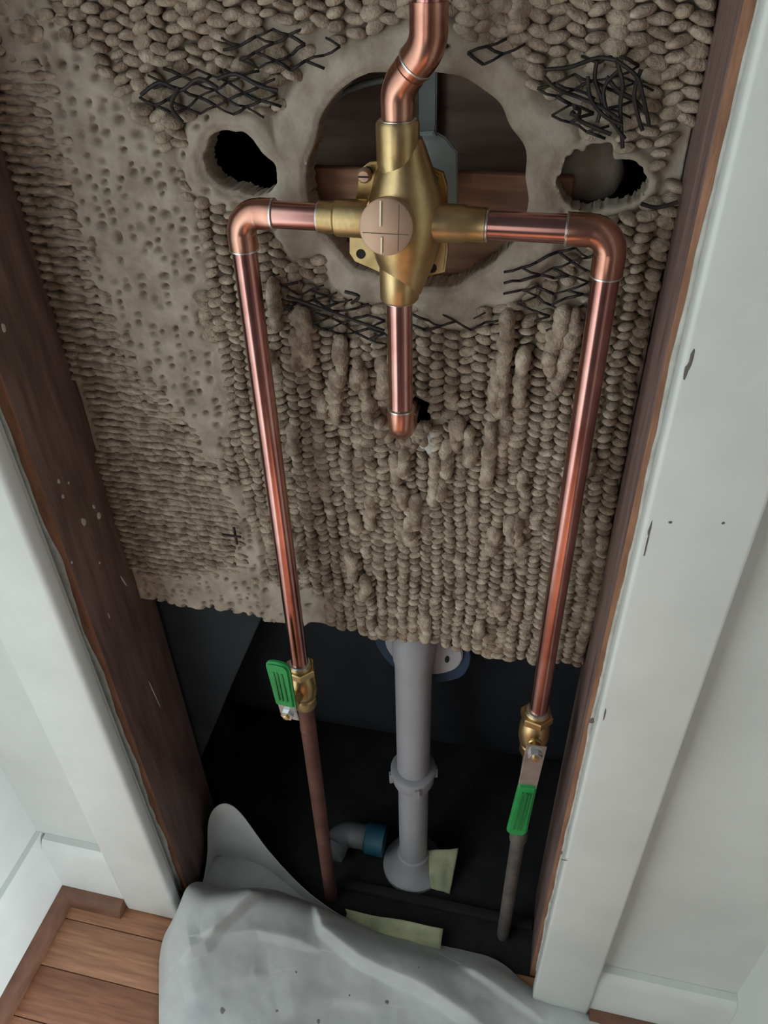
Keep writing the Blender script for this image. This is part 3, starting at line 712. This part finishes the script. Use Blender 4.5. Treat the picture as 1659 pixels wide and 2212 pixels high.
# ------------------------------------------------------------------ shut-off valves
def ball_valve(x, ztop, sdir, sl, ldir, L, grip0, label, gw=0.0095):
    o = empty('ball_valve', (x, PYP, ztop - .045), label, 'valve', 'shut-off valves')
    c = Vector((x, PYP, ztop - .030))
    ring('solder_joint', (x, PYP, ztop), (0, 0, 1), .0100, o, w=.003)
    lathe('body', (x, PYP, ztop - .057), (0, 0, 1), [(-.004, .0098), (-.002, .0112), (.0085, .0112), (.010, .0098), (.0135, .0125), (.020, .0138), (.034, .0138), (.0400, .0122), (.044, .0100), (.0455, .0112), (.055, .0112), (.0565, .0098)], M['brass'], o)
    hexnut('hex_collar', (x, PYP, ztop - .0125), (0, 0, 1), .0085, .0148, M['brass'], o, .3)
    s = Vector(sdir).normalized()
    lathe('stem', c, s, [(0.008, .0062), (sl - .009, .0062), (sl - .008, .0050), (sl + .001, .0050)], M['brass'], o, seg=18)
    pv = c + s * sl
    l = Vector(ldir).normalized(); l = (l - s * l.dot(s)).normalized(); w = s.cross(l)
    # lever blade: bent strip
    def blade(t0, t1, hw0, hw1, th, off0, off1, name, mt, parent, bev=.0006, rnd=False):
        bm = bmesh.new(); out = []
        n = 8 if rnd else 0
        pts = [(t0, -hw0), (t0, hw0)]
        if rnd: 
            pts = [(t0, -hw0 * .9), (t0, hw0 * .9)] + [(t1 - hw1 * .75 + hw1 * .75 * math.sin(a), hw1 * math.copysign(abs(math.cos(a)) ** .6, math.cos(a))) for a in [i * math.pi / 10 for i in range(11)]]
        else: pts += [(t1, hw1), (t1, -hw1)]
        A, B = [], []
        for t, hh in pts:
            f = (t - t0) / (t1 - t0); off = off0 + (off1 - off0) * f
            A.append(bm.verts.new(pv + l * t + w * hh + s * (off - th / 2))); B.append(bm.verts.new(pv + l * t + w * hh + s * (off + th / 2)))
        f1 = bm.faces.new(A[::-1]); f2 = bm.faces.new(B); k = len(pts)
        for i in range(k): bm.faces.new((A[i], A[(i + 1) % k], B[(i + 1) % k], B[i]))
        bmesh.ops.recalc_face_normals(bm, faces=bm.faces)
        es = list(set(f1.edges) | set(f2.edges)); bmesh.ops.bevel(bm, geom=es, offset=bev, segments=3, affect='EDGES')
        return from_bm(name, bm, mt, parent, auto=45)
    lv = blade(-.010, grip0 + .006, .0088, .0086, .0020, 0, .0025, 'lever', M['steel'], o)
    hexnut('nut', pv + s * .0012, s, .0048, .0062, M['steel'], lv, .2)
    lathe('stem_tip', pv + s * .0058, s, [(0, .0030), (.0022, .0030), (.0026, .0022)], M['brass'], lv, seg=14)
    g = blade(grip0, L, gw, gw * 1.04, .0062, .0022, .0035, 'grip', M['green'], lv, bev=.0022, rnd=True)
    for kx in (-.35, .05, .35):
        bm = bmesh.new(); a0, a1 = grip0 + .010, L - .012
        r0 = [pv + l * t + w * (gw * kx + hh) + s * z for z in (.0050, .0069) for t, hh in ((a0, -.0007), (a1, -.0007), (a1, .0007), (a0, .0007))]
        vv = [bm.verts.new(q) for q in r0]
        for ff in ((0, 1, 2, 3), (7, 6, 5, 4), (0, 4, 5, 1), (1, 5, 6, 2), (2, 6, 7, 3), (3, 7, 4, 0)): bm.faces.new([vv[i] for i in ff])
        bmesh.ops.recalc_face_normals(bm, faces=bm.faces)
        from_bm('grip_rib', bm, M['greendark'], g)
    return o
ball_valve(XA, 0.449, (-0.08, -0.98, 0.0), 0.0330, (-0.03, 0.0, 1), 0.072, 0.012, gw=0.0110, label= 'brass shut-off valve on the left pipe, green handle pointing up')
ball_valve(XB - .0005, 0.438, (0.10, -1.0, 0.0), 0.0230, (-0.05, 0.0, -1), 0.130, 0.045, label= 'brass shut-off valve on the right pipe, green handle hanging down')
o = empty('copper_stub_pipe', (XA, PYP, 0.0), 'dull copper pipe rising from the floor to the left shut-off valve', 'pipe')
tube('tube', [(XA, PYP, -0.002), (XA, PYP, 0.401)], RP, M['copperold'], o)
ring('solder_joint', (XA, PYP, 0.3525), (0, 0, 1), .0085, o, M['copperold'], w=.006)
o = empty('grimy_stub_pipe', (XB, PYP, 0.0), 'grimy grey pipe rising from the floor to the right shut-off valve', 'pipe')
tube('tube', [(XB, PYP, -0.002), (XB, PYP, 0.390)], RP - .0006, M['greypipe'], o)
ring('coupling', (XB, PYP, 0.232), (0, 0, 1), .0092, o, M['greypipe'], w=.022)

# ------------------------------------------------------------------ tub drain
dX, dY = atY(893, 1680, 0.105).x, 0.105
dr = empty('drain_pipe', (dX, dY, 0.0), 'grey plastic tub drain pipe standing between the two copper pipes', 'pipe')
lathe('upper_tube', (dX, dY, 0.215), (0, 0, 1), [(0, .0188), (.185, .0190), (.200, .0200)], M['pvc'], dr, seg=36)
eb = bend((dX, dY, 0.443), (0, 0, 1), (0.05, 1, 0.0), .020)
tube('overflow_elbow', [Vector((dX, dY, .405))] + eb + [eb[-1] + Vector((0, .012, 0))], [.0204] + [.0215] * (len(eb) + 1), M['pvc'], dr, seg=36)
# flange with two slotted ears
fY = 0.118
fl_ = rounded([(v.x, v.z) for v in [atY(a_, b_, fY) for a_, b_ in ((832, 1330), (830, 1395), (850, 1425), (880, 1448), (940, 1460), (985, 1448), (1002, 1420), (990, 1385), (960, 1330))]], .4)
fg = prism('overflow_flange', fl_, xz, fY, fY + .005, M['pvc'], dr, bev=.0012)
for sx_, sz_, an in [(v.x - dX, v.z, an) for v, an in ((atY(855, 1402, fY), .5), (atY(966, 1424, fY), .1))]:
    V = []
    for yy in (fY - .0004, fY + .001):
        for k in range(14):
            a = 2 * math.pi * k / 14; u, v = .0024 * math.cos(a), .0052 * math.sin(a)
            V.append((dX + sx_ + u * math.cos(an) + v * math.sin(an), yy, sz_ - u * math.sin(an) + v * math.cos(an)))
    F = [tuple(range(14)), tuple(range(27, 13, -1))] + [(k, 14 + k, 14 + (k + 1) % 14, (k + 1) % 14) for k in range(14)]
    pyd('screw_slot', V, F, M['hole'], fg, smooth=False)
gs = rounded([(v.x, v.z) for v in [atY(a_, b_, fY + .006) for a_, b_ in ((812, 1320), (806, 1385), (838, 1432), (880, 1462), (945, 1476), (1000, 1464), (1020, 1425), (1005, 1375), (970, 1320))]], .4)
prism('blue_gasket', gs, xz, fY + .0052, fY + .014, M['pvcblue'], dr)
lathe('slip_nut', (dX, dY, 0.193), (0, 0, 1), [(-.001, .0200), (0, .0228), (.004, .0240), (.018, .0240), (.0195, .0262), (.0245, .0262), (.0258, .0240), (.0265, .0195)], M['pvc'], dr, seg=36)
for k in range(4):
    a = k * math.pi / 2 + 0.35; p_ = Vector((dX + .0262 * math.cos(a), dY + .0262 * math.sin(a), .2035))
    bm = bmesh.new(); bmesh.ops.create_cube(bm, size=1)
    for v in bm.verts: v.co = p_ + Matrix.Rotation(a, 3, 'Z') @ Vector((v.co.x * .004, v.co.y * .005, v.co.z * .016))
    from_bm('nut_wing', bm, M['pvc'], dr)
lathe('lower_tube', (dX, dY, 0.020), (0, 0, 1), [(0, .0180), (.190, .0180)], M['pvc'], dr, seg=36)
lathe('floor_flange', (dX, dY, -0.001), (0, 0, 1), [(0, .0400), (.005, .0395), (.009, .030), (.022, .0225), (.032, .0205), (.034, .0178)], M['pvc'], dr, seg=36)
dY2 = atZ(760, 1850, 0.03)
el = empty('drain_elbow', (dY2.x, dY2.y + .02, 0), 'grey plastic elbow fitting in the shadow left of the drain pipe foot', 'pipe fitting')
b_ = Vector((dX - .0415, dY + .010, .024)); e_ = bend((dX - .098, dY + .010, .024), (-1, 0, 0), (-.3, -1, -.1), .018)
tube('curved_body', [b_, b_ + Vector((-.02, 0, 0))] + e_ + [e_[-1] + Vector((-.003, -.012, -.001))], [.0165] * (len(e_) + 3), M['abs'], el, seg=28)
lathe('blue_collar', b_ + Vector((.001, 0, 0)), (-1, 0, 0), [(0, .0205), (.024, .0205), (.026, .0170)], M['blue'], el)
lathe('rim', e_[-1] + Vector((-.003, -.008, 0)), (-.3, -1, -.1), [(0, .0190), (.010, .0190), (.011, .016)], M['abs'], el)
# dark block across the foot of the bay
tag(box('sole_block', (-0.030, 0.052, -0.002), (0.214, 0.064, 0.008), M['cavity'], bev=.002), 'blackened wood block across the floor in front of the drain foot', 'block')
# yellowed scraps
def scrap(name, outline, nu, label, curl, seed):
    """outline: four corner points (3D) in order; a crumpled sheet with torn edges and thickness"""
    a, b, c, d = [Vector(p) for p in outline]; V, F = [], []; n = nu
    nrm = (b - a).cross(d - a).normalized()
    for lay in (0, 1):
        for i in range(n + 1):
            for j in range(n + 1):
                u, v = i / n, j / n
                uu = u + 0.03 * (float(vnoise(v, seed, 9, seed)) - .5) * (1 if i in (0,) else 0); vv = v + 0.14 * (float(vnoise(u, seed + 2, 3.3, seed + 1)) - .5) * (2 * v - 1)
                p = (a * (1 - uu) + b * uu) * (1 - vv) + (d * (1 - uu) + c * uu) * vv
                p = p + nrm * (curl * (float(vnoise(u, v, 4, seed + 3)) - .3) + lay * .0008)
                V.append(tuple(p))
    m2 = (n + 1) ** 2; id_ = lambda l, i, j: l * m2 + i * (n + 1) + j
    for i in range(n):
        for j in range(n):
            F.append((id_(0, i, j), id_(0, i, j + 1), id_(0, i + 1, j + 1), id_(0, i + 1, j))); F.append((id_(1, i, j), id_(1, i + 1, j), id_(1, i + 1, j + 1), id_(1, i, j + 1)))
    for i in range(n):
        F.append((id_(0, i, 0), id_(0, i + 1, 0), id_(1, i + 1, 0), id_(1, i, 0))); F.append((id_(0, i, n), id_(1, i, n), id_(1, i + 1, n), id_(0, i + 1, n)))
        F.append((id_(0, 0, i), id_(1, 0, i), id_(1, 0, i + 1), id_(0, 0, i + 1))); F.append((id_(0, n, i), id_(0, n, i + 1), id_(1, n, i + 1), id_(1, n, i)))
    return tag(pyd(name, V, F, M['paper']), label, 'paper scrap')
scrap('paper_scrap', [atZ(745, 1966, .020), atZ(957, 2006, .020), atZ(950, 2062, .006), atZ(760, 2042, .006)], 22, 'crumpled pale yellow paper scrap lying behind the grey cloth', .007, 3)
scrap('paper_scrap', [atZ(924, 1835, .035), atZ(990, 1835, .035), atZ(972, 1930, .001), atZ(930, 1920, .001)], 14, 'pale yellow paper scrap standing right behind the drain foot', .004, 8)

# ------------------------------------------------------------------ drop cloth
cols = [345, 385, 440, 505, 575, 680, 790, 920, 1060, 1165, 1290, 1480]
rows = [
    # (py, Z) per column, from the front (outside the frame) to the back
    [(2560, .004)] * 12,
    [(2330, .006), (2330, .012), (2330, .010), (2330, .012), (2330, .010), (2330, .016), (2330, .012), (2330, .012), (2340, .012), (2350, .01), (2370, .008), (2420, .006)],
    [(2195, .003), (2180, .026), (2180, .022), (2190, .018), (2190, .022), (2190, .018), (2195, .018), (2205, .020), (2225, .016), (2250, .014), (2290, .010), (2350, .006)],
    [(2110, .002), (2085, .046), (2075, .040), (2070, .040), (2080, .036), (2080, .030), (2100, .024), (2130, .030), (2160, .024), (2200, .014), (2255, .010), (2310, .006)],
    [(2015, .004), (1985, .072), (2000, .060), (1985, .058), (1990, .052), (2005, .050), (2050, .034), (2080, .036), (2120, .026), (2170, .014), (2230, .010), (2280, .006)],
    [(1925, .010), (1890, .096), (1932, .086), (1928, .084), (1922, .078), (1966, .046), (2026, .026), (2056, .018), (2092, .014), (2150, .010), (2212, .008), (2262, .004)],
]
CV = []
for rw in rows:
    CV.append([atZ(c, py, z) for c, (py, z) in zip(cols, rw)])
# behind the rim the cloth tucks down, then stands up again as a flap at the left
tuck = [v + (Vector((0.000, .032, -.060)) if 0 < k < 5 else Vector((0, .008, -.006))) for k, v in enumerate(CV[-1])]
for v in tuck: v.z = max(v.z, .0035)
CV.append(tuck)
flap = list(v.copy() for v in tuck)
back = [v + Vector((0, .010, -.02)) for v in tuck]
for v in back: v.z = max(v.z, .001)
mid = [v.copy() for v in back]; tip = [v.copy() for v in back]
for k, (px, py, Y) in {1: (376, 1905, .050), 2: (432, 1905, .060), 3: (505, 1905, .062), 4: (572, 1925, .060)}.items(): mid[k] = atY(px, py, Y)
for k, (px, py, Y) in {1: (372, 1822, .052), 2: (424, 1748, .066), 3: (503, 1712, .074), 4: (574, 1842, .068)}.items(): tip[k] = atY(px, py, Y)
CV.append(mid); CV.append(tip)
lin = [v + Vector((0, .012, -.07)) if 0 < k < 5 else v + Vector((0, .004, -.0005)) for k, v in enumerate(tip)]
for v in lin: v.z = max(v.z, .001)
pass
for rw in CV:
    for v in rw:
        if v.y > -0.02: v.x = max(-0.208, min(0.205, v.x))
        elif v.y > -0.034: v.x = max(-0.213, v.x)
V = [tuple(v) for rw in CV for v in rw]; nc = len(cols)
F = [(r * nc + c, r * nc + c + 1, (r + 1) * nc + c + 1, (r + 1) * nc + c) for r in range(len(CV) - 1) for c in range(nc - 1)]
me = bpy.data.meshes.new('drop_cloth'); me.from_pydata(V, [], F); me.update()
cl = link('drop_cloth', me, M['cloth'])
sb = cl.modifiers.new('smooth', 'SUBSURF'); sb.levels = 5; sb.render_levels = 5
dg = bpy.context.evaluated_depsgraph_get(); me2 = bpy.data.meshes.new_from_object(cl.evaluated_get(dg)); cl.modifiers.clear(); cl.data = me2
n = len(me2.vertices); co = np.empty(n * 3); me2.vertices.foreach_get('co', co); co = co.reshape(-1, 3)
def ridge(pts, amp, wid, z=.02):
    """a fold: crest on the polyline, hollow on its lower side"""
    P = [atZ(a, b, z) for a, b in pts]
    best = np.full(n, 9.0); side = np.zeros(n); tt = np.zeros(n)
    for i in range(len(P) - 1):
        a = np.array(P[i][:2]); b = np.array(P[i + 1][:2]); ab = b - a; L = np.linalg.norm(ab)
        t = np.clip(((co[:, :2] - a) @ ab) / L ** 2, 0, 1); q = a + t[:, None] * ab; dd = co[:, :2] - q
        d = np.linalg.norm(dd, axis=1); s = np.sign(ab[0] * dd[:, 1] - ab[1] * dd[:, 0]); m = d < best
        best[m] = d[m]; side[m] = s[m]; tt[m] = (i + t[m]) / (len(P) - 1)
    env = np.clip(np.minimum(tt, 1 - tt) * 6 + .15, 0, 1)
    co[:, 2] += env * amp * np.where(side > 0, np.exp(-(best / (3.2 * wid)) ** 1.5), np.exp(-(best / (0.55 * wid)) ** 2))
ridge([(683, 1968), (700, 2035), (780, 2090), (900, 2140), (985, 2190), (1080, 2240)], .019, .0070)
ridge([(395, 2066), (445, 2046), (520, 1985), (572, 1938)], .017, .0060, .05)
ridge([(440, 2040), (560, 2026), (690, 2050)], .010, .005, .04)
ridge([(1000, 2090), (1080, 2140), (1180, 2200)], .006, .008)
ridge([(400, 2160), (480, 2120), (580, 2105)], .004, .009, .03)
ridge([(600, 2195), (720, 2160), (830, 2172)], .004, .010, .02)
for k, (sc_, am) in enumerate(((18, .006), (45, .0022), (110, .0008))):
    co[:, 2] += am * (vnoise(co[:, 0], co[:, 1], sc_, 90 + k) - .5)
co[:, 2] = np.maximum(co[:, 2], .0012)
me2.vertices.foreach_set('co', co.ravel()); me2.update(); me2.shade_smooth()
so = cl.modifiers.new('thickness', 'SOLIDIFY'); so.thickness = .0009; so.offset = 1
tag(cl, 'crumpled grey-white canvas drop cloth bunched on the floor across the opening', 'cloth')
# dark paint spots on the cloth
dep = bpy.context.evaluated_depsgraph_get()
from mathutils.bvhtree import BVHTree
bvh = BVHTree.FromObject(cl, dep)
for px, py, r in ((480, 2183, .0030), (598, 2183, .0016), (688, 2206, .0022), (836, 2165, .0022), (640, 2100, .0012), (905, 2090, .0010), (755, 2150, .0012)):
    d = ray(px, py).normalized(); hit, nr, _, _ = bvh.ray_cast(CAM, d)
    if hit is None: continue
    if nr.dot(d) > 0: nr = -nr
    x_, y_, _ = frame(nr); V = [tuple(hit + nr * .0006)]
    for k in range(10):
        a = 2 * math.pi * k / 10; rr = r * random.uniform(.7, 1.25); V.append(tuple(hit + nr * .0002 + (x_ * math.cos(a) + y_ * math.sin(a)) * rr))
    pyd('paint_spot', V, [(0, 1 + k, 1 + (k + 1) % 10) for k in range(10)], M['stain'], cl)
